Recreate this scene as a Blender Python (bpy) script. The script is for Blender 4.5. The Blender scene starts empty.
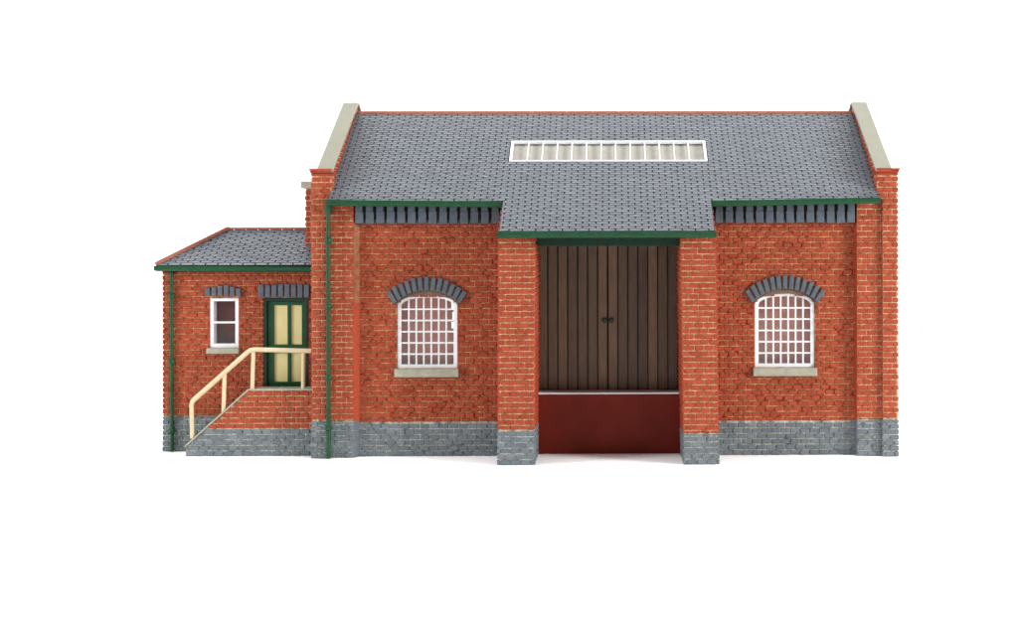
import bpy, math, random
from mathutils import Vector, Matrix
random.seed(11)
R = math.radians
S = 0.0002            # one working unit = 0.2 mm (the model is about 15 cm long)
scene = bpy.context.scene
COL = scene.collection

# ------------------------------------------------------------------ camera
FPX, CX, CY, W0, H0 = 1300.0, 625.0, 235.0, 1018.0, 619.0
EYE = 222.0
cam_d = bpy.data.cameras.new("camera"); cam = bpy.data.objects.new("camera", cam_d); COL.objects.link(cam)
cam.location = (0, -1300 * S, EYE * S); cam.rotation_euler = (R(90), R(0.1), 0)
cam_d.sensor_width = 36.0; cam_d.lens = 36.0 * FPX / W0
cam_d.shift_x = -(CX - W0 / 2) / W0; cam_d.shift_y = -(H0 / 2 - CY) / W0
cam_d.clip_start = 0.01; cam_d.clip_end = 50
scene.camera = cam

# ------------------------------------------------------------------ studio light
world = bpy.data.worlds.new("World"); scene.world = world; world.use_nodes = True
bg = world.node_tree.nodes["Background"]; bg.inputs[0].default_value = (1, 1, 1, 1); bg.inputs[1].default_value = 0.22

def softbox(name, loc, target, sx, sy, power, col=(1, 1, 1)):
    d = bpy.data.lights.new(name, 'AREA'); d.shape = 'RECTANGLE'; d.size = sx * S; d.size_y = sy * S
    d.energy = power; d.color = col
    o = bpy.data.objects.new(name, d); COL.objects.link(o); o.location = Vector(loc) * S
    o.rotation_euler = (Vector(target) - Vector(loc)).to_track_quat('-Z', 'Y').to_euler()
    return o
softbox("softbox_left", (-2600, -1150, 850), (-20, 40, 120), 600, 1100, 2.5, (0.98, 0.99, 1))
softbox("softbox_right", (2500, -1150, 900), (-20, 40, 120), 600, 1100, 4.0, (1, 0.985, 0.96))
softbox("softbox_top", (0, -350, 2300), (-20, 80, 100), 2000, 1000, 2.1)
softbox("added_backdrop_light", (-200, 1250, 1450), (-200, 1800, 350), 4200, 400, 3.2)  # unseen lamp, added only to keep the backdrop white

scene.render.engine = 'CYCLES'
vs = scene.view_settings
vs.view_transform = 'Standard'; vs.look = 'None'; vs.exposure = 0.0; vs.gamma = 1.0; vs.use_curve_mapping = False

# ------------------------------------------------------------------ materials
def srgb(r, g, b):
    f = lambda c: (c / 255 / 12.92) if c / 255 <= 0.04045 else ((c / 255 + 0.055) / 1.055) ** 2.4
    return (f(r), f(g), f(b), 1)

class Mat:
    def __init__(s, name, rough=0.55, spec=0.4):
        s.m = bpy.data.materials.new(name); s.m.use_nodes = True; s.nt = s.m.node_tree
        s.b = s.nt.nodes["Principled BSDF"]; s.b.inputs["Roughness"].default_value = rough
        s.b.inputs["Specular IOR Level"].default_value = spec
        tc = s.nt.nodes.new("ShaderNodeTexCoord"); mp = s.nt.nodes.new("ShaderNodeMapping")
        mp.inputs["Scale"].default_value = (1 / S, 1 / S, 1 / S)
        s.nt.links.new(tc.outputs["Object"], mp.inputs[0]); s.vec = mp.outputs[0]
    def noise(s, scale, detail=3, rough=0.6, stretch=None):
        n = s.nt.nodes.new("ShaderNodeTexNoise"); n.inputs["Scale"].default_value = scale
        n.inputs["Detail"].default_value = detail; n.inputs["Roughness"].default_value = rough
        v = s.vec
        if stretch:
            q = s.nt.nodes.new("ShaderNodeMapping"); q.inputs["Scale"].default_value = stretch
            s.nt.links.new(v, q.inputs[0]); v = q.outputs[0]
        s.nt.links.new(v, n.inputs["Vector"]); return n.outputs["Fac"]
    def attr(s):
        a = s.nt.nodes.new("ShaderNodeAttribute"); a.attribute_name = "rnd"; return a.outputs["Fac"]
    def ramp(s, fac, stops):
        r = s.nt.nodes.new("ShaderNodeValToRGB"); e = r.color_ramp.elements
        while len(e) < len(stops): e.new(0.5)
        for el, (p, c) in zip(e, stops):
            el.position = p; el.color = c if len(c) == 4 else (*c, 1)
        s.nt.links.new(fac, r.inputs[0]); return r.outputs[0]
    def mix(s, fac, a, b):
        m = s.nt.nodes.new("ShaderNodeMix"); m.data_type = 'RGBA'
        for sock, v in ((m.inputs["Factor"], fac), (m.inputs["A"], a), (m.inputs["B"], b)): pass
        ins = [i for i in m.inputs if i.enabled]
        for sock, v in zip(ins, (fac, a, b)):
            if isinstance(v, bpy.types.NodeSocket): s.nt.links.new(v, sock)
            else: sock.default_value = v
        return [o for o in m.outputs if o.enabled][0]
    def color(s, v):
        if isinstance(v, bpy.types.NodeSocket): s.nt.links.new(v, s.b.inputs["Base Color"])
        else: s.b.inputs["Base Color"].default_value = v
    def bump(s, fac, strength, dist):
        b = s.nt.nodes.new("ShaderNodeBump"); b.inputs["Strength"].default_value = strength
        b.inputs["Distance"].default_value = dist * S
        s.nt.links.new(fac, b.inputs["Height"]); s.nt.links.new(b.outputs[0], s.b.inputs["Normal"])

W1, K0 = (1, 1, 1, 1), (0, 0, 0, 1)
def brick_material(name, stops, wash, washpos, rough):
    m = Mat(name, rough, 0.22)
    base = m.ramp(m.attr(), stops)
    mott = m.ramp(m.noise(0.45, 5, 0.7), [(0.3, (0.74, 0.74, 0.74)), (0.7, (1.12, 1.12, 1.12))])
    mm = m.nt.nodes.new("ShaderNodeMix"); mm.data_type = 'RGBA'; mm.blend_type = 'MULTIPLY'
    ins = [i for i in mm.inputs if i.enabled]; ins[0].default_value = 1.0
    m.nt.links.new(base, ins[1]); m.nt.links.new(mott, ins[2])
    c = [o for o in mm.outputs if o.enabled][0]
    w = m.ramp(m.noise(0.42, 4, 0.7), [(washpos, K0), (washpos + 0.1, (0.75, 0.75, 0.75))])
    m.color(m.mix(w, c, wash)); m.bump(m.noise(0.9, 3), 0.5, 0.5)
    return m.m
def mortar_material(name, light, dark, pos):
    m = Mat(name, 0.8, 0.2)
    f = m.ramp(m.noise(0.16, 5, 0.7), [(pos - 0.12, K0), (pos + 0.1, W1)])
    m.color(m.mix(f, dark, light)); m.bump(m.noise(0.8, 3), 0.4, 0.5)
    return m.m
RED = brick_material("red_brick", [(0.0, srgb(144, 55, 32)), (0.5, srgb(151, 60, 36)), (1.0, srgb(158, 66, 41))],
                     srgb(190, 124, 84), 0.62, 0.55)
MORT = mortar_material("tan_mortar", srgb(192, 158, 120), srgb(126, 74, 48), 0.48)
FILLET = mortar_material("fillet_mortar", srgb(142, 98, 68), srgb(120, 66, 42), 0.46)
MORT2 = mortar_material("brown_tan_mortar", srgb(186, 140, 96), srgb(104, 46, 28), 0.5)  # darker, browner mix for the recessed panels and annex
BLUE = brick_material("blue_brick", [(0.0, srgb(94, 102, 109)), (0.6, srgb(102, 110, 117)), (1.0, srgb(111, 119, 125))],
                      srgb(140, 144, 140), 0.62, 0.5)
BMORT = mortar_material("pale_mortar", srgb(172, 174, 160), srgb(84, 89, 92), 0.48)

def slate_material():
    m = Mat("grey_slate", 0.42, 0.45)
    base = m.ramp(m.attr(), [(0, srgb(72, 77, 84)), (0.5, srgb(78, 83, 90)), (1, srgb(85, 90, 97))])
    w = m.ramp(m.noise(0.35, 5, 0.75), [(0.55, K0), (0.8, (0.35, 0.35, 0.35))])
    c = m.mix(w, base, srgb(112, 116, 123))
    for px_, py_, pz_, r_ in ((-290, -6, 262, 30), (-290, 60, 306, 16), (250, -6, 262, 26)):      # grime where the roof meets the gables
        q = m.nt.nodes.new("ShaderNodeVectorMath"); q.operation = 'DISTANCE'; m.nt.links.new(m.vec, q.inputs[0])
        q.inputs[1].default_value = (px_ + 20, py_ - 130, pz_)
        a_ = m.nt.nodes.new("ShaderNodeMath"); a_.operation = 'MULTIPLY_ADD'; a_.inputs[1].default_value = 1 / r_
        m.nt.links.new(q.outputs["Value"], a_.inputs[0]); m.nt.links.new(m.noise(0.12, 4, 0.7), a_.inputs[2])
        c = m.mix(m.ramp(a_.outputs[0], [(0.6, (0.7, 0.7, 0.7)), (1.0, K0)]), c, srgb(60, 60, 58))
    m.color(c); m.bump(m.noise(0.7, 3), 0.2, 0.3); return m.m
SLATE = slate_material()
def painted(name, c, c2, rough=0.4, sc=0.12, bump=0.15, spec=0.3):
    m = Mat(name, rough, spec); f = m.ramp(m.noise(sc, 4, 0.65), [(0.35, K0), (0.7, W1)])
    m.color(m.mix(f, c, c2)); m.bump(m.noise(0.5, 3), bump, 0.5); return m.m
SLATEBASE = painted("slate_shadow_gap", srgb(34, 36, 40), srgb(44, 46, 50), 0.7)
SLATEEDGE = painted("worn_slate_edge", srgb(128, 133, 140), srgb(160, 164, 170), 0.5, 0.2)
GREEN = painted("green_paint", srgb(8, 58, 30), srgb(14, 70, 38), 0.35)
DGREEN = painted("dark_green_paint_and_shade", srgb(6, 36, 22), srgb(10, 46, 30), 0.45)  # door frame's own dark green; on the lintel it paints in shade
STONE = painted("pale_stone", srgb(132, 131, 117), srgb(138, 137, 124), 0.7, 0.06, 0.2)
SILL = painted("grey_stone", srgb(140, 138, 122), srgb(160, 158, 142), 0.6, 0.2, 0.3)
CREAM = painted("cream_paint", srgb(190, 175, 140), srgb(198, 184, 150), 0.45, 0.1, 0.1)
DCREAM = painted("cream_door_panel", srgb(200, 186, 128), srgb(208, 196, 142), 0.45, 0.1, 0.1)
WHITE = painted("white_frame_plastic", srgb(218, 219, 223), srgb(226, 227, 230), 0.4, 0.1, 0.05)
TERRA = painted("terracotta_ridge", srgb(122, 66, 46), srgb(142, 88, 68), 0.6, 0.25, 0.4)
DENT = painted("slate_blue_brick", srgb(72, 80, 90), srgb(88, 96, 106), 0.45, 0.2, 0.3)
DARK = painted("dark_recess", srgb(30, 26, 26), srgb(40, 34, 32), 0.7)
LINER = painted("interior_liner", srgb(216, 144, 128), srgb(224, 166, 150), 0.7, 0.1)
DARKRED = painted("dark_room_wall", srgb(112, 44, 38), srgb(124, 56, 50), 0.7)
BEIGE = painted("skylight_liner", srgb(160, 156, 147), srgb(172, 168, 160), 0.9, 0.1, 0.1, 0.05)
OXIDE = painted("oxide_red_plastic", srgb(102, 27, 16), srgb(114, 33, 20), 0.45, 0.03, 0.05, 0.12)
IRON = painted("black_iron", srgb(12, 12, 12), srgb(24, 24, 24), 0.35)
def wood_material():
    m = Mat("weathered_planks", 0.5, 0.35)
    base = m.ramp(m.attr(), [(0, srgb(84, 64, 50)), (0.5, srgb(98, 76, 58)), (1, srgb(116, 90, 68))])
    g = m.ramp(m.noise(0.5, 4, 0.7, (1.0, 1.0, 0.08)), [(0.35, (0.7, 0.7, 0.7)), (0.7, (1.15, 1.12, 1.1))])
    mm = m.nt.nodes.new("ShaderNodeMix"); mm.data_type = 'RGBA'; mm.blend_type = 'MULTIPLY'
    ins = [i for i in mm.inputs if i.enabled]; ins[0].default_value = 1.0
    m.nt.links.new(base, ins[1]); m.nt.links.new(g, ins[2])
    m.color([o for o in mm.outputs if o.enabled][0]); m.bump(m.noise(0.5, 4, 0.7, (1, 1, 0.1)), 0.4, 0.5); return m.m
WOOD = wood_material()
def glass_material():
    m = bpy.data.materials.new("clear_glazing"); m.use_nodes = True; nt = m.node_tree; nt.nodes.clear()
    o = nt.nodes.new("ShaderNodeOutputMaterial"); mx = nt.nodes.new("ShaderNodeMixShader")
    t = nt.nodes.new("ShaderNodeBsdfTransparent"); g = nt.nodes.new("ShaderNodeBsdfGlossy")
    g.inputs["Roughness"].default_value = 0.12; mx.inputs[0].default_value = 0.03
    nt.links.new(t.outputs[0], mx.inputs[1]); nt.links.new(g.outputs[0], mx.inputs[2]); nt.links.new(mx.outputs[0], o.inputs[0])
    return m
GLASS = glass_material()
def sheet_material():
    m = Mat("white_studio_sheet", 0.8, 0.1); m.color((0.94, 0.94, 0.94, 1)); return m.m
SHEET = sheet_material()

# ------------------------------------------------------------------ mesh helpers
ROOT = Vector((-20, 130, 0))
class MB:
    def __init__(s): s.v, s.f, s.mi, s.r = [], [], [], []
    def poly(s, pts, mi=0, r=None):
        b = len(s.v); s.v += [Vector(p) for p in pts]; s.f.append(tuple(range(b, b + len(pts)))); s.mi.append(mi)
        s.r.append(random.random() if r is None else r)
    def hexa(s, p, mi=0, r=None, skip=(), alt=None):          # p: 4 points of one face, then the 4 opposite
        b = len(s.v); s.v += [Vector(q) for q in p]; r = random.random() if r is None else r
        for i, f in enumerate(((3, 2, 1, 0), (4, 5, 6, 7), (0, 1, 5, 4), (1, 2, 6, 5), (2, 3, 7, 6), (3, 0, 4, 7))):
            if i in skip: continue
            s.f.append(tuple(b + k for k in f)); s.mi.append(alt[1] if alt and alt[0] == i else mi); s.r.append(r)
    def box(s, x0, x1, y0, y1, z0, z1, mi=0, r=None):
        s.hexa([(x0, y0, z0), (x1, y0, z0), (x1, y1, z0), (x0, y1, z0), (x0, y0, z1), (x1, y0, z1), (x1, y1, z1), (x0, y1, z1)], mi, r)
    def prism(s, pts, d, mi=0):                       # polygon swept by vector d
        n = len(pts); b = len(s.v); d = Vector(d)
        s.v += [Vector(p) for p in pts] + [Vector(p) + d for p in pts]; r = random.random()
        fs = [tuple(range(b, b + n)), tuple(range(b + 2 * n - 1, b + n - 1, -1))]
        fs += [(b + (i + 1) % n, b + i, b + n + i, b + n + (i + 1) % n) for i in range(n)]
        for f in fs: s.f.append(f); s.mi.append(mi); s.r.append(r)
    def tube(s, pts, rad, n=12, mi=0, caps=True):
        pts = [Vector(p) for p in pts]; b = len(s.v); N = len(pts)
        rad = rad if isinstance(rad, (list, tuple)) else [rad] * N
        ref = None
        for i, p in enumerate(pts):
            t = (pts[min(i + 1, N - 1)] - pts[max(i - 1, 0)]).normalized()
            if ref is None: ref = t.orthogonal().normalized()
            ref = (ref - t * ref.dot(t)).normalized(); c = t.cross(ref)
            sc = 1.0
            if 0 < i < N - 1:
                a = (pts[i] - pts[i - 1]).normalized(); sc = 1 / max(0.6, abs(t.dot(a)))
            for k in range(n):
                a = 2 * math.pi * k / n
                s.v.append(p + (ref * math.cos(a) + c * math.sin(a)) * rad[i] * (sc if k else sc))
        for i in range(N - 1):
            for k in range(n):
                k2 = (k + 1) % n
                s.f.append((b + i * n + k, b + i * n + k2, b + (i + 1) * n + k2, b + (i + 1) * n + k)); s.mi.append(mi); s.r.append(.5)
        if caps:
            s.f.append(tuple(b + k for k in range(n - 1, -1, -1))); s.mi.append(mi); s.r.append(.5)
            s.f.append(tuple(b + (N - 1) * n + k for k in range(n))); s.mi.append(mi); s.r.append(.5)
    def build(s, name, mats, parent, bevel=0, label=None, smooth=False, xf=None):
        me = bpy.data.meshes.new(name); off = ROOT
        vv = [(xf(p) if xf else p) for p in s.v]
        me.from_pydata([tuple((p - off) * S) for p in vv], [], s.f)
        for m in (mats if isinstance(mats, (list, tuple)) else [mats]): me.materials.append(m)
        for p, i in zip(me.polygons, s.mi): p.material_index = i; p.use_smooth = smooth
        a = me.attributes.new("rnd", 'FLOAT', 'FACE'); a.data.foreach_set("value", s.r)
        me.update()
        o = bpy.data.objects.new(name, me); COL.objects.link(o)
        if parent: o.parent = parent
        if bevel:
            b = o.modifiers.new("bevel", 'BEVEL'); b.width = bevel * S; b.segments = 2; b.limit_method = 'ANGLE'; b.angle_limit = R(40)
        if smooth:
            try: me.set_sharp_from_angle(angle=R(45))
            except Exception: pass
        if label: o["label"] = label
        return o

class Frame:
    def __init__(s, O, U, V, N): s.O, s.U, s.V, s.N = Vector(O), Vector(U), Vector(V), Vector(N)
    def p(s, u, v, d): return s.O + s.U * u + s.V * v + s.N * d

def spans(v, outer, holes):
    o = outer(v)
    if o is None or o[1] - o[0] < 0.3: return []
    out = [o]
    for h in holes:
        r = h(v)
        if not r: continue
        nxt = []
        for a, b in out:
            if r[1] <= a or r[0] >= b: nxt.append((a, b)); continue
            if r[0] > a: nxt.append((a, r[0]))
            if r[1] < b: nxt.append((r[1], b))
        out = nxt
    return out

def slab(mb, fr, outer, holes, v0, v1, T, mi=0, step=1.0):
    v = v0; cur = None; st = v0
    def flush(a, b, sp):
        for x0, x1 in sp:
            if x1 - x0 < 0.2: continue
            mb.hexa([fr.p(x0, a, 0), fr.p(x1, a, 0), fr.p(x1, b, 0), fr.p(x0, b, 0),
                     fr.p(x0, a, -T), fr.p(x1, a, -T), fr.p(x1, b, -T), fr.p(x0, b, -T)], mi)
    while v < v1 - 1e-6:
        e = min(v + step, v1); sp = [(round(a, 2), round(b, 2)) for a, b in spans((v + e) / 2, outer, holes)]
        if sp != cur:
            if cur: flush(st, v, cur)
            cur = sp; st = v
        v = e
    if cur: flush(st, v1, cur)

CH, BW = 5.5, 9.3
def bricks(mb, fr, outer, holes, v0, v1, mi=0, ext=(0, 0), ph=0.0, bw=BW, proud=1.05, gap=1.2):
    r = int(math.floor(v0 / CH))
    while r * CH < v1 - 0.5:
        a, b = max(r * CH, v0), min((r + 1) * CH, v1)
        if b - a < 1.6: r += 1; continue
        for x0, x1 in spans((a + b) / 2, outer, holes):
            o = outer((a + b) / 2)
            if abs(x0 - o[0]) < 1e-6: x0 -= ext[0]
            if abs(x1 - o[1]) < 1e-6: x1 += ext[1]
            off = ph + (bw / 2 if r % 2 else 0)
            k = math.floor((x0 - off) / bw)
            while off + k * bw < x1:
                p0, p1 = max(off + k * bw, x0), min(off + (k + 1) * bw, x1); k += 1
                if p1 - p0 < 1.7: continue
                g = gap / 2; j = lambda s_=0.22: random.uniform(-s_, s_)
                q0 = p0 + (g if p0 > x0 else 0.05) ; q1 = p1 - (g if p1 < x1 else 0.05)
                a0, b0 = a + g, b - g; d = proud + random.uniform(-0.3, 0.25); c = 0.5
                mb.hexa([fr.p(q0 - .1, a0 - .1, -.05), fr.p(q1 + .1, a0 - .1, -.05), fr.p(q1 + .1, b0 + .1, -.05), fr.p(q0 - .1, b0 + .1, -.05),
                         fr.p(q0 + c + j(), a0 + c * .7 + j(), d + j(.12)), fr.p(q1 - c + j(), a0 + c * .7 + j(), d + j(.12)),
                         fr.p(q1 - c + j(), b0 - c + j(), d + j(.12)), fr.p(q0 + c + j(), b0 - c + j(), d + j(.12))], mi, skip=(0,))
        r += 1

def wall(name, fr, outer, holes, z0, z1, parent, T=8, zp=None, ext=(0, 0), ph=0.0, label=None, xf=None, plabel=None, into=None):
    """brick wall; below zp its blue brick plinth becomes a child mesh"""
    zp = z0 if zp is None else zp
    m = MB(); slab(m, fr, outer, holes, zp, z1, T, 1, 1.0); bricks(m, fr, outer, holes, zp, z1, 0, ext, ph)
    p = None
    if zp > z0: p = MB(); slab(p, fr, outer, holes, z0, zp, T, 1, 1.0); bricks(p, fr, outer, holes, z0, zp, 0, ext, ph, bw=9.7)
    return m, p
def add(m, o): # merge o into m
    b = len(m.v); m.v += o.v; m.f += [tuple(i + b for i in f) for f in o.f]; m.mi += o.mi; m.r += o.r

def const(a, b): return lambda v: (a, b)
def rect(a, b, z0, z1): return lambda v: (a, b) if z0 < v < z1 else None
def arch(c, hw, z0, zs, rise, n=2.2):
    def f(v):
        if v <= z0 or v >= zs + rise: return None
        if v <= zs: return (c - hw, c + hw)
        w = hw * max(0, 1 - ((v - zs) / rise) ** n) ** (1 / n); return (c - w, c + w)
    return f
FRONT = lambda Y: Frame((0, Y, 0), (1, 0, 0), (0, 0, 1), (0, -1, 0))      # u = X
LEFT = lambda X: Frame((X, 0, 0), (0, 1, 0), (0, 0, 1), (-1, 0, 0))       # u = Y
RIGHT = lambda X: Frame((X, 0, 0), (0, 1, 0), (0, 0, 1), (1, 0, 0))
BACK = lambda Y: Frame((0, Y, 0), (1, 0, 0), (0, 0, 1), (0, 1, 0))

def kk(Y): return 1 + Y / 1300.0
def PX(x, Y): return (x - CX) * kk(Y)
def PZ(y, Y): return EYE - (y - CY) * kk(Y)

# ------------------------------------------------------------------ white sheet the model stands on
g = MB(); prof = [(-3200, 0), (1100, 0)]
for i in range(1, 13):
    a = math.pi / 2 * i / 12; prof.append((1100 + 700 * math.sin(a), 700 - 700 * math.cos(a)))
prof.append((1800, 2600))
for (y0, z0), (y1, z1) in zip(prof, prof[1:]):
    g.poly([(-3500, y0, z0), (3500, y0, z0), (3500, y1, z1), (-3500, y1, z1)])
_r = ROOT; ROOT = Vector((0, 0, 0)); sheet = g.build("ground", SHEET, None, smooth=True); ROOT = _r
sheet["kind"] = "structure"

# ------------------------------------------------------------------ the model goods shed
shed = bpy.data.objects.new("goods_shed", None); COL.objects.link(shed); shed.location = (ROOT + Vector((-1.2, 0, 0))) * S; shed.rotation_euler = (0, 0, R(0.6))
shed.empty_display_size = 0.02
shed["label"] = "model red brick goods shed with slate roofs, plank loading doors and a small office annex"
shed["category"] = "model building"

BR, BB = [RED, MORT], [BLUE, BMORT]
ZP = 35.5
MR = 0.696                                      # main roof slope
def roofz(Y): return EYE + 47 + MR * Y          # front slope surface
XL, XR = -313.0, 272.0
RY = 127.0
WT = 254.0
def emit(mp, name, parent, pname="plinth", label=None, xf=None, mats=None):
    m, p = mp; o = m.build(name, mats or BR, parent, label=label, xf=xf)
    if p: p.build(pname, BB, o, xf=xf)
    return o
def merged(*mps):
    M, P = MB(), MB()
    for m, p in mps:
        add(M, m)
        if p: add(P, p)
    return M, (P if P.v else None)

# window openings of the two panels
LW = dict(c=PX(427.3, 8), hw=30.2, z0=PZ(368, 8), zs=PZ(306, 8), rise=11.5)
RW = dict(c=PX(784.7, 8), hw=30.2, z0=PZ(368, 8), zs=PZ(305.5, 8), rise=11.7)
hl, hr = arch(**LW), arch(**RW)
WTP = PZ(208, 8)
emit(wall("w", FRONT(8), const(-271, -121), [hl], 0, WT, shed, 8, ZP - 1, ph=2), "recessed_wall", shed, mats=[RED, MORT2])
emit(wall("w", FRONT(8), const(86, 232), [hr], 0, WT, shed, 8, ZP - 1, ph=1), "recessed_wall", shed, mats=[RED, MORT2])
# flat piers beside the panels
def pier(x0, x1, y, depth, z1, ztop_caps=None):
    fr = FRONT(y)
    a = wall("p", fr, const(x0, x1), [], 0, z1, shed, depth, ZP + 1, ext=(0.9, 0.9), ph=x0 % BW)
    return a
lp = emit(pier(-297, -271.5, 0, 16, WT), "wall_pier", shed)
c = MB(); c.prism([(-272.5, .4, ZP + 1), (-271.4, .2, ZP + 1), (-266.3, 7.4, ZP + 1), (-272.5, 9, ZP + 1)], (0, 0, 118)); c.prism([(-272.5, .4, ZP + 119), (-271.4, .2, ZP + 119), (-266.3, 7.4, ZP + 119), (-272.5, 9, ZP + 119)], (0, 0, WT - ZP - 135), 1); c.build("pier_chamfer", [RED, FILLET], lp)
c = MB(); c.prism([(-272.5, .4, .1), (-271.4, .2, .1), (-267.3, 7.4, .1), (-272.5, 9, .1)], (0, 0, ZP + .8)); c.build("chamfer_plinth", BLUE, lp)
rp = emit(pier(232.5, 257, 0, 16, WT), "wall_pier", shed)
c = MB(); c.prism([(233.5, .4, ZP + 1), (232.4, .2, ZP + 1), (231.0, 7.4, ZP + 1), (233.5, 9, ZP + 1)], (0, 0, WT - ZP - 16)); c.build("pier_chamfer", RED, rp)
c = MB(); c.prism([(233.5, .4, .1), (232.4, .2, .1), (231.0, 7.4, .1), (233.5, 9, .1)], (0, 0, ZP + .8)); c.build("chamfer_plinth", BLUE, rp)
# corner buttresses with corbelled caps (front and rear corners)
CAPZ = PZ(168, -4)
def buttress(x0, x1, out, y0, y1, back=False):
    H = CAPZ - 7
    ps = [wall("f", FRONT(y0), const(x0, x1), [], 0, H, shed, 3, ZP + 2, ext=(1.1, 1.1), ph=x0 % BW),
          wall("l", LEFT(x0), const(y0 + .1, y1 - .1), [], 0, H, shed, 3, ZP + 2, ph=4),
          wall("r", RIGHT(x1), const(y0 + .1, y1 - .1), [], 0, H, shed, 3, ZP + 2, ph=4),
          wall("b", BACK(y1), const(x0, x1), [], 0, H, shed, 3, ZP + 2, ext=(1.1, 1.1), ph=x0 % BW)]
    o = emit(merged(*ps), "corner_buttress", shed)
    xi0, xi1 = (x1, -292) if out < 0 else (251.4, x0)
    ya, yb = (y0, 11) if y0 < 100 else (249, y1)
    k_ = merged(wall("f", FRONT(ya), const(xi0, xi1), [], EYE + 36, H, shed, 3, ph=x0 % BW), wall("b", BACK(yb), const(xi0, xi1), [], EYE + 36, H, shed, 3, ph=2),
                wall("i", (RIGHT(xi1) if out < 0 else LEFT(xi0)), const(ya + .1, yb - .1), [], EYE + 36, H, shed, 3, ph=1))
    k_[0].build("buttress_shoulder", BR, o)
    cx0, cx1 = min(x0, xi0), max(x1, xi1)
    c = MB(); n = 3
    zs = [H - 0.5, H + 2.2, H + 4.6, CAPZ]
    for i in range(3):
        e = 0.8 + i * 0.9
        c.box(cx0 - (e if out < 0 else .2), cx1 + (e if out > 0 else .2), y0 - e, y1 + e, zs[i], zs[i + 1] - 0.2, 0)
    c.build("corbel_cap", [RED, MORT], o, bevel=0.5)
buttress(-311.6, -297.5, -1, -4, 14)
buttress(257.5, 272, 1, -4, 14)
buttress(-314, -297.5, -1, 246, 264)
buttress(257.5, 272, 1, 246, 264)
# gables, with stone copings
CT0, CT1 = EYE + 66.6, EYE + 147.5              # coping top at the cap and at the apex
def gtop(Y):
    t = (Y + 5) / (RY + 5) if Y <= RY else (265 - Y) / (RY + 5)
    return CT0 + (CT1 - CT0) * t
def gable(x_out, x_in, frame_out, frame_in):
    def outer(v):
        if v < CT0 - 3.2: return (10, 250)
        t = (v + 3.2 - CT0) / (CT1 - CT0) * (RY + 5) - 5
        return (max(t, 10), min(260 - t, 250)) if t < RY else None
    ps = [wall("o", frame_out(x_out), outer, [], 0, CT1 - 3.2, shed, abs(x_in - x_out) / 2, ZP, ph=0),
          wall("i", frame_in(x_in), outer, [], ZP + 150, CT1 - 3.2, shed, abs(x_in - x_out) / 2, ph=0)]
    return emit(merged(*ps), "gable_wall", shed)
gable(-305, -293.4, LEFT, RIGHT)
gable(265, 253.0, RIGHT, LEFT)
for x0, x1 in ((-306.5, -290), (249.8, 266.5)):
    c = MB()
    top = [(-5.5, CT0), (RY - 4, CT0 + (CT1 - CT0) * (RY - 4 + 5) / (RY + 5) + .5), (RY + 4, CT0 + (CT1 - CT0) * (RY - 4 + 5) / (RY + 5) + .5), (265.5, CT0)]
    bot = [(265.5, CT0 - 3.4), (RY, CT1 - 3.4), (-5.5, CT0 - 3.4)]
    c.prism([(x0, y, z) for y, z in top + bot], (x1 - x0, 0, 0))
    c.build("coping_stone", STONE, shed, bevel=0.6)
# rear wall
RWIN = [arch(-205, 30, 85, 150, 12), arch(150, 30, 85, 150, 12)]
emit(wall("r", BACK(252), const(-298, 258), RWIN, 0, WT, shed, 8, ZP), "rear_wall", shed)
# pilaster on the annex-side gable
ps = merged(wall("f", FRONT(60), const(-332.5, -305.5), [], 0, 271, shed, 3, ext=(1.1, 0), ph=2),
            wall("l", LEFT(-332.5), const(60.1, 111.9), [], 0, 271, shed, 3),
            wall("b", BACK(112), const(-332.5, -305.5), [], 0, 271, shed, 3, ext=(1.1, 0)))
pil = emit(ps, "gable_pilaster", shed)
c = MB(); c.box(-337, -305.4, 56, 116, 271, 278.5); c.build("cap_stone", SILL, pil, bevel=0.6)

# dentil courses under the eaves
def dentils(x0, x1, n):
    m = MB(); za, zb = PZ(223, 4), PZ(206, 4)
    m.box(x0, x1, 3.5, 7.5, za, zb + 3, 1)
    p = (x1 - x0) / n
    for i in range(n):
        a = x0 + p * i + 1.1; b = a + p - 2.6
        m.box(a, b, -0.6, 3.4, za + random.uniform(-.3, .3), za + 12.0)
        m.box(a + 0.5, b - 0.5, -2.8, 3.3, za + 12.1, zb + 2.6)
    for i in range(n): # stepped filler bricks between
        a = x0 + p * i - 1.0
        m.box(a, a + 1.5, 1.8, 3.4, za, za + 4)
    m.build("dentil_course", [DENT, DARK], shed, bevel=0.45)
dentils(-270.4, -124, 14)
dentils(89, 231.5, 14)

# ------------------------------------------------------------------ slated roofs
SE, SW = 4.03, 12.7
def slates(mb, fr, outer, holes, v0, v1, ph=0.0, mi=0):
    r = 0; v = v0
    while v < v1 - 0.5:
        e = min(v + SE, v1 + 0.3)
        for x0, x1 in spans(min((v + e) / 2, v1 - .1), outer, holes):
            off = ph + (SW / 2 if r % 2 else 0) + random.uniform(-.12, .12); k = math.floor((x0 - off) / SW)
            while off + k * SW < x1:
                a, b = max(off + k * SW, x0), min(off + (k + 1) * SW, x1); k += 1
                if b - a < 1.2: continue
                a += 0.7; b -= 0.7; l = 1.35 + random.uniform(-.1, .1); vv = v + random.uniform(-.07, .07)
                t = 0.8; l2 = l + random.uniform(-.06, .06)
                mb.hexa([fr.p(a, vv, l - t), fr.p(b, vv, l2 - t), fr.p(b, e + .6, -.4), fr.p(a, e + .6, -.4),
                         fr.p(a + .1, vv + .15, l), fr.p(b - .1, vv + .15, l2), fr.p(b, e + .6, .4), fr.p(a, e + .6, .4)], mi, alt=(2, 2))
        v += SE; r += 1
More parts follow.
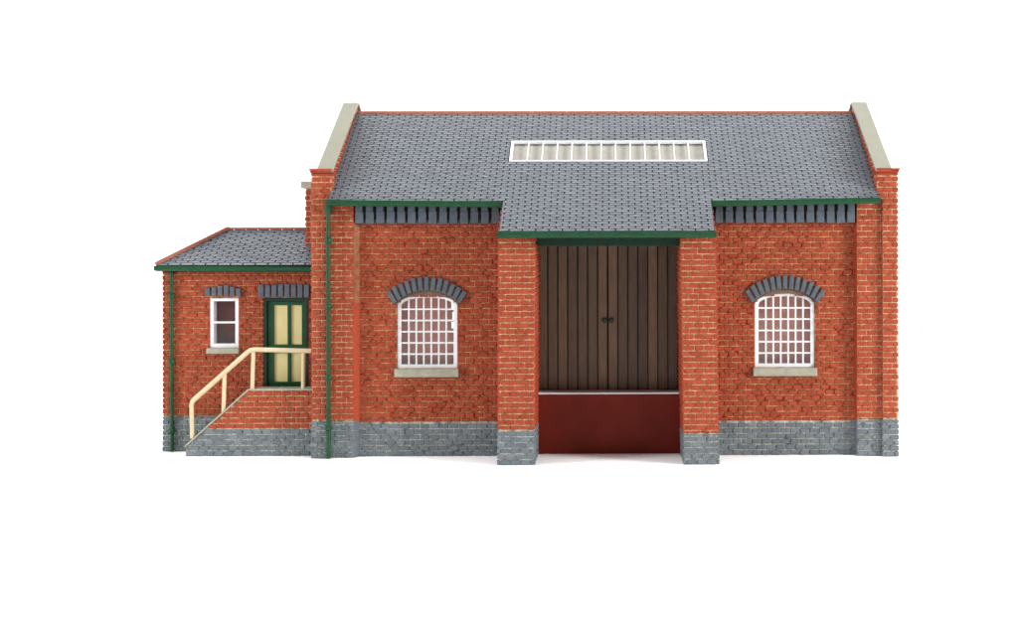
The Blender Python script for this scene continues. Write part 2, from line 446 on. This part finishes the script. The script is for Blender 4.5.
def roof_plane(P0, P1, x0, x1, holes=(), T=3.0, ph=0, outer=None):
    """P0/P1 = (Y, Z) of eave and ridge; sheets run along X"""
    d = Vector((0, P1[0] - P0[0], P1[1] - P0[1])); L = d.length; V = d / L
    N = Vector((0, -V.z, V.y)) if P1[0] > P0[0] else Vector((0, V.z, -V.y))
    fr = Frame((0, P0[0], P0[1]), (1, 0, 0), V, N); outer = outer or const(x0, x1)
    m = MB(); slab(m, fr, outer, holes, 0, L, T, 1, 1.0); slates(m, fr, outer, holes, 0, L, ph); return m, fr, L
sec = math.sqrt(1 + MR * MR)
SKX0, SKX1, SKV0, SKV1 = -119.5, 86.0, (42 + 18) * sec, (76 + 18) * sec
sky_hole = rect(SKX0, SKX1, SKV0, SKV1)
eave = (-18.0, roofz(-18) - 1.0); ridge = (RY, roofz(RY) - 1.0)
PXL, PXR = -121.0, 85.0
# one sheet: the porch roof is the middle of the front slope carried on down
PV = 13 * SE
peave = (-18.0 - PV / sec, eave[1] - PV / sec * MR)
SKV0 += PV; SKV1 += PV; sky_hole = rect(SKX0, SKX1, SKV0, SKV1)
m1, fr1, L1 = roof_plane(peave, ridge, 0, 0, [sky_hole], ph=3, outer=lambda v: (PXL, PXR) if v < PV - .05 else (-293, 252.6))
m2, _, _ = roof_plane((2 * RY + 18, eave[1]), ridge, -293, 252.6, ph=5)
add(m1, m2)
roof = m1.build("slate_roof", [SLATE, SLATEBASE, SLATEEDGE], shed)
rt = MB(); n = 19; w = (249.8 + 290) / n
for i in range(n):
    a = -290 + w * i + .1; b = a + w - .2
    z = ridge[1] + 0.4
    rt.prism([(a, RY - 4.2, z - 2.2), (a, RY - 3.4, z - .4), (a, RY - 1.2, z + 1.6), (a, RY + 1.2, z + 1.6), (a, RY + 3.4, z - .4), (a, RY + 4.2, z - 2.2)], (b - a, 0, 0))
rt.build("ridge_tile_row", TERRA, roof)
# skylight
sk = MB(); f = fr1
def fbox(mb, fr, u0, u1, v0, v1, d0, d1, mi=0, r=None):
    mb.hexa([fr.p(u0, v0, d0), fr.p(u1, v0, d0), fr.p(u1, v1, d0), fr.p(u0, v1, d0),
             fr.p(u0, v0, d1), fr.p(u1, v0, d1), fr.p(u1, v1, d1), fr.p(u0, v1, d1)], mi, r)
sx0, sx1, sv0, sv1 = SKX0 + .3, SKX1 - .3, SKV0 + .3, SKV1 - .3
fbox(sk, f, sx0, sx1, sv0, sv0 + 1.7, -2, 1.6); fbox(sk, f, sx0, sx1, sv1 - 1.7, sv1, -2, 1.6)
fbox(sk, f, sx0, sx0 + 2.8, sv0 + 1.7, sv1 - 1.7, -2, 1.6); fbox(sk, f, sx1 - 2.8, sx1, sv0 + 1.7, sv1 - 1.7, -2, 1.6)
skylight = sk.build("skylight", WHITE, roof, bevel=0.3)
bars = MB(); nb = 13; wi = (sx1 - sx0 - 6.4) / nb
for i in range(1, nb):
    u = sx0 + 3.2 + wi * i
    fbox(bars, f, u - .62, u + .62, sv0 + 1.7, sv1 - 1.7, -1.0, 1.3)
add_b = bars
b_ = bars.build("skylight_bars", WHITE, roof, bevel=0.2)
gm = MB(); fbox(gm, f, sx0 + 2, sx1 - 2, sv0 + 1.5, sv1 - 1.5, -.9, -.4); gm.build("skylight_glass", GLASS, roof)
lm = MB(); fbox(lm, f, sx0 - 2, sx1 + 2, sv0 - 2, sv1 + 1, -4.0, -3.2); lm.build("skylight_liner", BEIGE, roof)

# ------------------------------------------------------------------ gutters and downpipes
def gutter(x0, x1, y, z0, z1, h=6.0, name="gutter"):
    """moulded gutter; top at z0 (left end) to z1 (right end), its front face at y"""
    m = MB(); prof = [(0, 0), (0, -1.6), (.7, -1.7), (.9, -4.2), (2.2, -5.6), (4.6, -6.0), (8, -6.0), (8, -0.8), (1.4, -0.8), (1.4, 0)]
    s_ = h / 6.0
    A = [(x0, y + a, z0 + b * s_) for a, b in prof]; B = [(x1, y + a, z1 + b * s_) for a, b in prof]
    n = len(prof); b0 = len(m.v); m.v += [Vector(p) for p in A + B]
    # closed channel profile, capped
    m.f.append(tuple(range(n - 1, -1, -1))); m.f.append(tuple(range(n, 2 * n)))
    for i in range(n): m.f.append((i, (i + 1) % n, n + (i + 1) % n, n + i))
    m.mi += [0] * (n + 2); m.r += [.5] * (n + 2)
    return m.build(name, GREEN, shed, bevel=0.25)
gutter(-295, -121.5, -20.5, PZ(199.2, -20), PZ(201.2, -20))
gutter(85.5, (881 - CX) * kk(-20), -20.5, PZ(200.8, -20), PZ(197.6, -20))
gutter(-122.3, 86.3, peave[0] - 2.6, peave[1] - .2, peave[1] - .2, 6.2)
bm_ = MB(); bm_.box(-88.4, 55.6, -30, -16, PZ(246, -30), EYE + 4); bm_.build("lintel_beam", DGREEN, shed, bevel=0.5)  # darker green paints in the shade under the porch eave
def pipe(x, y, ztop, zbot, collars, rad=2.1, hopper=True):
    m = MB(); m.tube([(x, y, ztop), (x, y, zbot)], rad, 14); o = m.build("downpipe", GREEN, shed, smooth=True)
    for z, w_ in collars:
        c = MB(); c.tube([(x, y, z + w_), (x, y, z + w_ * .4), (x, y, z - w_ * .4), (x, y, z - w_)], [rad * 1.15, rad * 1.75, rad * 1.75, rad * 1.1], 14)
        c.build("pipe_collar", GREEN, o, smooth=True)
    if hopper:
        h = MB(); h.tube([(x, y, ztop + 1), (x, y, ztop - 4), (x, y, ztop - 8)], [rad * 1.9, rad * 1.8, rad * 1.1], 14); h.build("pipe_hopper", GREEN, o, smooth=True)
    return o
pipe(PX(328.6, -7), -7.2, PZ(206, -7), 0.8, [(PZ(240, -7), 3.6), (PZ(306, -7), 3), (PZ(377, -7), 3), (PZ(428, -7), 2)], 2.1)
pipe(PX(173, 38), 38.6, PZ(271, 38), 0.8, [(PZ(295, 38), 3), (PZ(361, 38), 3), (PZ(430, 38), 2)], 2.0, False)

# ------------------------------------------------------------------ porch piers, doors and platform
def porch_pier(x0, x1, shear, zp):
    H = 215.0; y0, y1 = -45, 41
    ps = [wall("f", FRONT(y0), const(x0, x1), [], 0, H, shed, 3, zp, ext=(1.1, 1.1), ph=x0 + 2),
          wall("l", LEFT(x0), const(y0 + .1, y1), [], 0, H, shed, 3, zp, ph=2),
          wall("r", RIGHT(x1), const(y0 + .1, y1), [], 0, H, shed, 3, zp, ph=2)]
    M, P = merged(*ps)
    # brick cheek that fills up to the slope of the porch roof
    M.prism([(x0 + .2, y0, H), (x0 + .2, -2, H), (x0 + .2, -2, H + 43.5), (x0 + .2, y0, H + 13)], (x1 - x0 - .4, 0, 0), 1)
    for fr in (LEFT(x0), RIGHT(x1)):
        bricks(M, fr, lambda v: (max(y0, 1 + y0 + (v - H - 13) / .70), -2), [], H, H + 40, 0, ph=2)
    bricks(M, FRONT(y0), const(x0, x1), [], H, H + 9, 0, ext=(1.1, 1.1), ph=x0 + 2)
    xf = lambda p: Vector((p.x + shear * p.z / 216.0, p.y, p.z))
    emit((M, P), "porch_pier", shed, xf=xf)
porch_pier(-123.3, -89.0, 1.0, 34.0)
porch_pier(56.6, 89.4, -3.2, 30.0)
DZ0, DZ1 = PZ(392, 40), 219.0
def leaf(x0, n, flip):
    m = MB(); w_ = 10.3
    for i in range(n):
        a = x0 + w_ * i
        y = 40 + random.uniform(-.25, .25)
        m.box(a + .75, a + w_ - .75, y, y + 2.4, DZ0 - 2, DZ1 - 4)
    m.box(x0, x0 + w_ * n, 43.4, 44, DZ0 - 2, DZ1 - 4, 1)
    o = m.build("plank_door", [WOOD, IRON], shed, bevel=0.3)
    h = MB(); cx_ = x0 + (w_ * n - 3.4 if not flip else 3.4); z = PZ(319, 40)
    h.box(cx_ - 2.6, cx_ + 2.6, 38.2, 39.8, z - 1.2, z + 1.2)
    ring = [(cx_ + 1.9 * math.cos(t), 38.4, z - 1.8 + 1.9 * math.sin(t)) for t in [i * math.pi / 6 for i in range(13)]]
    h.tube(ring, .45, 6, caps=False)
    h.build("door_latch", IRON, o)
leaf(-89.8, 7, False); leaf(-17.5, 7, True)
# recess side linings that carry the doors
lm = MB(); lm.box(-92, 58, 44.5, 48, 0, 262, 0); lm.build("door_backing", DARK, shed)
pl = MB(); pl.box(-91, 57, 19, 21.5, 0, PZ(394.2, 19)); 
plat = pl.build("platform_front", OXIDE, shed, bevel=0.2)
pe = MB(); pe.box(-91, 57, 18.2, 39.6, PZ(394.2, 19) + .05, PZ(394.2, 19) + 1.8); pe.build("platform_edge", WHITE, plat, bevel=0.3)

# ------------------------------------------------------------------ arched windows
def arched_window(Wd, cols=7, rows=6):
    c, hw, z0, zs, rise = Wd["c"], Wd["hw"], Wd["z0"], Wd["zs"], Wd["rise"]
    def outline(off, n=2.2, k=18):
        a = hw - off; rs = rise - off * .7
        pts = [(c - a, z0 + off), (c + a, z0 + off)]
        for i in range(k + 1):
            t = math.pi * i / k
            pts.append((c + a * math.copysign(abs(math.cos(t)) ** (2 / n), math.cos(t)), zs + rs * abs(math.sin(t)) ** (2 / n)))
        return pts
    A, B = outline(0.25), outline(3.9); n = len(A); m = MB(); yf, yb = 9.0, 12.5
    for i in range(n):
        j = (i + 1) % n
        a0, a1, b0, b1 = A[i], A[j], B[i], B[j]
        m.hexa([(a0[0], yf, a0[1]), (a1[0], yf, a1[1]), (a1[0], yb, a1[1]), (a0[0], yb, a0[1]),
                (b0[0], yf, b0[1]), (b1[0], yf, b1[1]), (b1[0], yb, b1[1]), (b0[0], yb, b0[1])], 0, skip=(3, 5))
    inner = arch(c, hw - 3.7, z0 + 3.7, zs, rise - 2.6)
    cw = (hw - 3.9) * 2 / cols
    ztop = zs + rise - 2.6
    for i in range(1, cols):
        u = c - (hw - 3.9) + cw * i
        h = abs(u - c) / (hw - 3.7); zt = zs + (rise - 2.6) * (1 - h ** 2.2) ** (1 / 2.2)
        m.box(u - .75, u + .75, yf + .5, yb - .5, z0 + 3.5, zt + .4)
    rh = (ztop - z0 - 3.7) / rows
    for i in range(1, rows):
        z = z0 + 3.7 + rh * i - 0.6
        s_ = inner(z)
        if s_: m.box(s_[0] - .3, s_[1] + .3, yf + .52, yb - .52, z - .75, z + .75)
    o = m.build("arched_window", WHITE, shed)
    gl = MB(); pts = outline(1.2); gl.prism([(x, 11.2, z) for x, z in pts], (0, .4, 0)); gl.build("window_glass", GLASS, o)
    s = MB(); s.box(c - 32.4, c + 32.0, 2.6, 12, z0 - 8.2, z0 - .1); s.build("window_sill", SILL, o, bevel=0.6)
    # brick arch above: thirteen blue bricks standing side by side
    v = MB(); nv = 13; R0 = 46.0
    zc = zs + rise + 5.0 - R0
    # mortar bed
    bed = [];
    for i in range(25):
        t = R(-44 + 88 * i / 24); bed.append((c + R0 * math.sin(t) * .985, zc + (R0 - 1.0) * math.cos(t)))
    low = [(x, min(z, max(zs + rise * (1 - min(1, abs(x - c) / hw) ** 2.2) ** (1 / 2.2), z - 12)) - .3) for x, z in bed]
    for i in range(24):
        v.hexa([(p[0], 8.1, p[1]) for p in (low[i], low[i + 1], bed[i + 1], bed[i])] + [(p[0], 6.2, p[1]) for p in (low[i], low[i + 1], bed[i + 1], bed[i])], 1)
    top = [(c + (x - c) * 1.17, z + 11.0 - 1.2 * abs(x - c) / 30) for x, z in reversed(bed)]
    for i in range(24):
        a, b_, c2, d2 = bed[i], bed[i + 1], top[23 - i], top[24 - i]
        v.hexa([(p[0], 8.2, p[1]) for p in (a, b_, c2, d2)] + [(p[0], 6.4, p[1]) for p in (a, b_, c2, d2)], 1)
    for i in range(nv):
        s_ = -1 + 2 * i / (nv - 1); t = R(43.5) * s_; bx, bz = c + R0 * math.sin(t), zc + R0 * math.cos(t)
        tl = R(31) * s_ + R(random.uniform(-1.5, 1.5)); d = Vector((math.sin(tl), 0, math.cos(tl))); q = Vector((math.cos(tl), 0, -math.sin(tl)))
        P = Vector((bx, 0, bz)); w_ = 2.15; L_ = 13.4 + random.uniform(-.5, .5)
        c8 = [P - q * w_, P + q * w_, P + q * w_ + d * L_, P - q * w_ + d * L_]
        yy = 4.0 + random.uniform(-.4, .4)
        v.hexa([(p.x, 7.5, p.z) for p in c8] + [(p.x, yy, p.z) for p in c8], 0)
    v.build("brick_arch", [DENT, MORTD], o, bevel=0.5)
    # frame packing between the brick arch and the window head
    return o
MORTD = painted("arch_mortar", srgb(96, 78, 64), srgb(124, 104, 84), 0.8, 0.3)
arched_window(LW); arched_window(RW)
# interior liner boards behind the windows (the left one has a gap that lets the white show)
for Wd, gap in ((LW, True), (RW, False)):
    m = MB(); c = Wd["c"]
    hs = [rect(c + 21.5 + i % 2, c + 25.5, Wd["z0"] + a_, Wd["z0"] + b_) for i, (a_, b_) in enumerate(((39, 45), (47, 55.5), (59, 67)))] if gap else []
    slab(m, FRONT(30), const(c - 52, c + 48), hs, Wd["z0"] - 22, Wd["zs"] + 40, 2, 0)
    m.build("interior_wall", [LINER], shed)

# ------------------------------------------------------------------ office annex
AY = 42.0
AXL, AXR = -474.8, -305.8
AWT = PZ(270, AY)
aw = dict(a=PX(211, AY), b=PX(240, AY), z0=PZ(347, AY), z1=PZ(297, AY))
ad = dict(a=PX(264.5, AY), b=PX(309.5, AY), z0=PZ(389, AY), z1=PZ(297, AY))
mp = merged(wall("f", FRONT(AY), const(AXL, AXR), [rect(aw["a"], aw["b"], aw["z0"], aw["z1"]), rect(ad["a"], ad["b"], ad["z0"], ad["z1"])],
                 0, AWT, shed, 7, ZP + 1, ext=(1.1, 0), ph=2),
            wall("l", LEFT(AXL), const(AY + .1, 131.9), [], 0, AWT, shed, 7, ZP + 1, ph=2),
            wall("b", BACK(132), const(AXL, AXR), [], 0, AWT, shed, 7, ZP + 1, ext=(1.1, 0), ph=2))
emit(mp, "annex_wall", shed, mats=[RED, MORT2])
ex0, ey0, ez0 = -478.5, 30.0, PZ(264.5, 31)
run = 57.0; ezr = EYE + 6.0
def a_outer(v, L): return (ex0 + run * v / L, -305.5)
d = math.hypot(run, ezr - ez0)
am, afr, aL = roof_plane((ey0, ez0), (ey0 + run, ezr), 0, 0, T=2.5, ph=4, outer=lambda v: a_outer(min(v, d), d))
bm2, _, _ = roof_plane((ey0 + 2 * run, ez0), (ey0 + run, ezr), 0, 0, T=2.5, ph=4, outer=lambda v: a_outer(min(v, d), d))
add(am, bm2)
# hipped end facing left
Vh = Vector((run, 0, ezr - ez0)) / d; Nh = Vector((-(ezr - ez0), 0, run)) / d
hf = Frame((ex0, 0, ez0), (0, 1, 0), Vh, Nh); ho = lambda v: (ey0 + run * min(v, d) / d, ey0 + 2 * run - run * min(v, d) / d)
slab(am, hf, ho, [], 0, d - .2, 2.5, 1, 1.0); slates(am, hf, ho, [], 0, d - 1, 2)
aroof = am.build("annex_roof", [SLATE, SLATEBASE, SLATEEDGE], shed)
def ridge_run(name, A, B, rad, parent, n=8):
    A, B = Vector(A), Vector(B); m = MB(); t = (B - A).normalized(); side = t.cross(Vector((0, 0, 1))).normalized(); up = side.cross(t).normalized()
    for i in range(n):
        a = A + (B - A) * (i / n) + t * .04; b = A + (B - A) * ((i + 1) / n) - t * .04
        prof = [(-1, -.35), (-.75, .3), (-.3, .62), (.3, .62), (.75, .3), (1, -.35)]
        m.prism([a + side * (x * rad) + up * (z * rad) for x, z in prof], b - a)
    m.build(name, TERRA, parent)
ridge_run("hip_tile_row", (ex0 + .5, ey0 + .5, ez0 + 1.8), (ex0 + run, ey0 + run, ezr + 2.0), 3.4, aroof, 5)
ridge_run("hip_tile_row", (ex0 + .5, ey0 + 2 * run - .5, ez0 + 1.8), (ex0 + run, ey0 + run, ezr + 2.0), 3.4, aroof, 5)
ridge_run("ridge_tile_row", (ex0 + run + .4, ey0 + run, ezr + 1.4), (-332.6, ey0 + run, ezr + 1.4), 2.6, aroof, 5)
gutter(ex0 - 1.8, -312.6, 28.5, PZ(264.6, 29), PZ(266.2, 29), 5.9)
gs = MB(); gs.box(ex0 - 1.7, ex0 + 4, 36.8, 146, ez0 - 6.6, ez0 - 1); gs.build("gutter", GREEN, shed, bevel=.5)
# soldier-brick lintels
def soldiers(x0, x1, n, zt, h, jag=0.6):
    m = MB(); p = (x1 - x0) / n
    for i in range(n):
        a = x0 + p * i + .75; b = a + p - 1.5
        t = -abs(i - (n - 1) / 2) / n * jag * 2
        m.box(a, b, AY - 3.4 + random.uniform(-.3, .3), AY - .2, zt - h + random.uniform(-.5, .5), zt + t + random.uniform(-.4, .4))
    return m.build("brick_lintel", DENT, shed, bevel=.6)
soldiers(PX(207, AY), PX(243.5, AY), 6, PZ(283.5, AY), 12, 4.5)
soldiers(PX(260, AY), PX(311.5, AY), 8, PZ(283.3, AY), 13.5, .4)
# sash window
m = MB(); a, b, z0, z1 = aw["a"] + .2, aw["b"] - .2, aw["z0"] + .2, aw["z1"] - .2; yf = AY + .5; yb = AY + 3.5
m.box(a, a + 3.6, yf, yb, z0, z1); m.box(b - 3.6, b, yf, yb, z0, z1)
m.box(a + 3.6, b - 3.6, yf, yb, z0, z0 + 4.2); m.box(a + 3.6, b - 3.6, yf, yb, z1 - 3.2, z1)
zm = PZ(321.5, AY); m.box(a + 3.6, b - 3.6, yf + .4, yb, zm - 1.0, zm + 1.0)
win = m.build("sash_window", WHITE, shed, bevel=.3)
gl = MB(); gl.box(a + 3, b - 3, yb + .1, yb + .5, z0 + 3, z1 - 3); gl.build("window_glass", GLASS, win)
rv = MB()      # moulded inner sleeve behind the sash and the dark room
rv.box(a + .6, a + 3.4, yb + .6, yb + 9, z0, z1); rv.box(b - 3.4, b - .6, yb + .6, yb + 9, z0, z1)
rv.box(a + 3.4, b - 3.4, yb + .6, yb + 9, z0, z0 + 3.8)
rv.build("window_sleeve", WHITE, win)
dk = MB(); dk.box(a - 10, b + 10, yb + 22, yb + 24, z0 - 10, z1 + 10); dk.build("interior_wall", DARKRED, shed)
s = MB(); s.box(PX(209, AY), PX(241.2, AY), AY - 5, AY + 3, z0 - 5.8, z0 - .1); s.build("window_sill", SILL, win, bevel=.5)
# panelled door
m = MB(); a, b, z0, z1 = ad["a"] + .2, ad["b"] - .2, ad["z0"] + .2, ad["z1"] - .2
m.box(a, a + 3.6, AY - .6, AY + 5, z0, z1); m.box(b - 3.2, b, AY - .6, AY + 5, z0, z1); m.box(a + 3.6, b - 3.2, AY - .6, AY + 5, z1 - 3.4, z1)
fr_ = m.build("door_frame", DGREEN, shed, bevel=.4)
m = MB(); dx0, dx1 = a + 3.8, b - 3.4; Y0, Y1 = AY + 1.6, AY + 5
pxs = [PX(274.5, AY), PX(288, AY), PX(291.5, AY), PX(302.2, AY)]
pzs = [PZ(381, AY), PZ(352.3, AY), PZ(344, AY), PZ(304.5, AY)]
m.box(dx0, pxs[0], Y0, Y1, z0, z1 - 3.6); m.box(pxs[1], pxs[2], Y0, Y1, z0, z1 - 3.6); m.box(pxs[3], dx1, Y0, Y1, z0, z1 - 3.6)
for xa, xb in ((pxs[0], pxs[1]), (pxs[2], pxs[3])):
    m.box(xa, xb, Y0 + .02, Y1, z0, pzs[0]); m.box(xa, xb, Y0 + .02, Y1, pzs[1], pzs[2]); m.box(xa, xb, Y0 + .02, Y1, pzs[3], z1 - 3.6)
door = m.build("panel_door", GREEN, shed, bevel=.35)
for xa, xb in ((pxs[0], pxs[1]), (pxs[2], pxs[3])):
    for za, zb in ((pzs[0], pzs[1]), (pzs[2], pzs[3])):
        q = MB(); q.box(xa, xb, Y0 + 1.6, Y1 + .3, za, zb); q.build("door_panel", DCREAM, door)
h = MB(); h.tube([(PX(303.6, AY), Y0 + .1, PZ(349, AY)), (PX(303.6, AY), Y0 - 1.6, PZ(349, AY))], [.9, 1.2], 10); h.build("door_knob", IRON, door, smooth=True)

# ------------------------------------------------------------------ steps up to the office door
SY = 12.0
sxl, sxt, szl, szt = PX(187, SY), PX(250, SY), PZ(446, SY), PZ(389.5, SY)
def s_outer(v):
    if v <= szl: return (sxl, -314.5)
    if v >= szt: return None
    return (sxl + (sxt - sxl) * (v - szl) / (szt - szl), -314.5)
SP = PZ(427.5, SY)
M, P = wall("s", FRONT(SY), s_outer, [], 0, szt - .1, shed, 4, SP, ph=3)
st = M.build("stair_wall", BR, shed); P.build("plinth", BB, st)
cp = MB(); th = 1.7
prof = [(sxl - .8, szl), (sxt - .4, szt), (-314.6, szt), (-314.6, szt + th), (sxt - 1.0, szt + th), (sxl - .8, szl + th * 1.2)]
cp.prism([(x, SY - 1.3, z) for x, z in prof], (0, 5.2, 0)); cp.build("edge_stone", SILL, st, bevel=.3)
stp = MB(); ns = 8
for i in range(ns):
    xa = sxl + 3 + (sxt - sxl) * i / ns; zt = szl + (szt - szl) * (i + .35) / ns
    stp.box(xa, sxl + 2.8 + (sxt - sxl) * (i + 1) / ns, SY + 4.2, AY - .2, 0.2, zt)
stp.box(sxt + 3, -314.8, SY + 4.2, AY - 1.2, .2, szt + .6)
stp.build("stair_steps", SILL, st, bevel=.3)
# cream handrail
RYY = SY + 1.2
def rp3(x, y): return Vector((PX(x, RYY), RYY, PZ(y, RYY)))
h = MB()
h.tube([rp3(193.2, 437), rp3(192.6, 404), rp3(193.6, 400.2), rp3(196.5, 397.2), rp3(248, 351.5), rp3(251.5, 349.3), rp3(256, 348.6), rp3(313.5, 350.2)],
       [2.0, 2.1, 2.3, 2.5, 2.4, 2.4, 2.4, 2.4], 14)
rail = h.build("handrail", CREAM, shed, smooth=True)
for (xa, ya, xb, yb_) in ((225.6, 372, 224.4, 411), (254.2, 351, 253.0, 389.5), (304.2, 352, 303.6, 389.5)):
    q = MB(); q.tube([rp3(xa, ya), rp3(xb, yb_)], 2.0, 12); q.build("handrail_post", CREAM, rail, smooth=True)
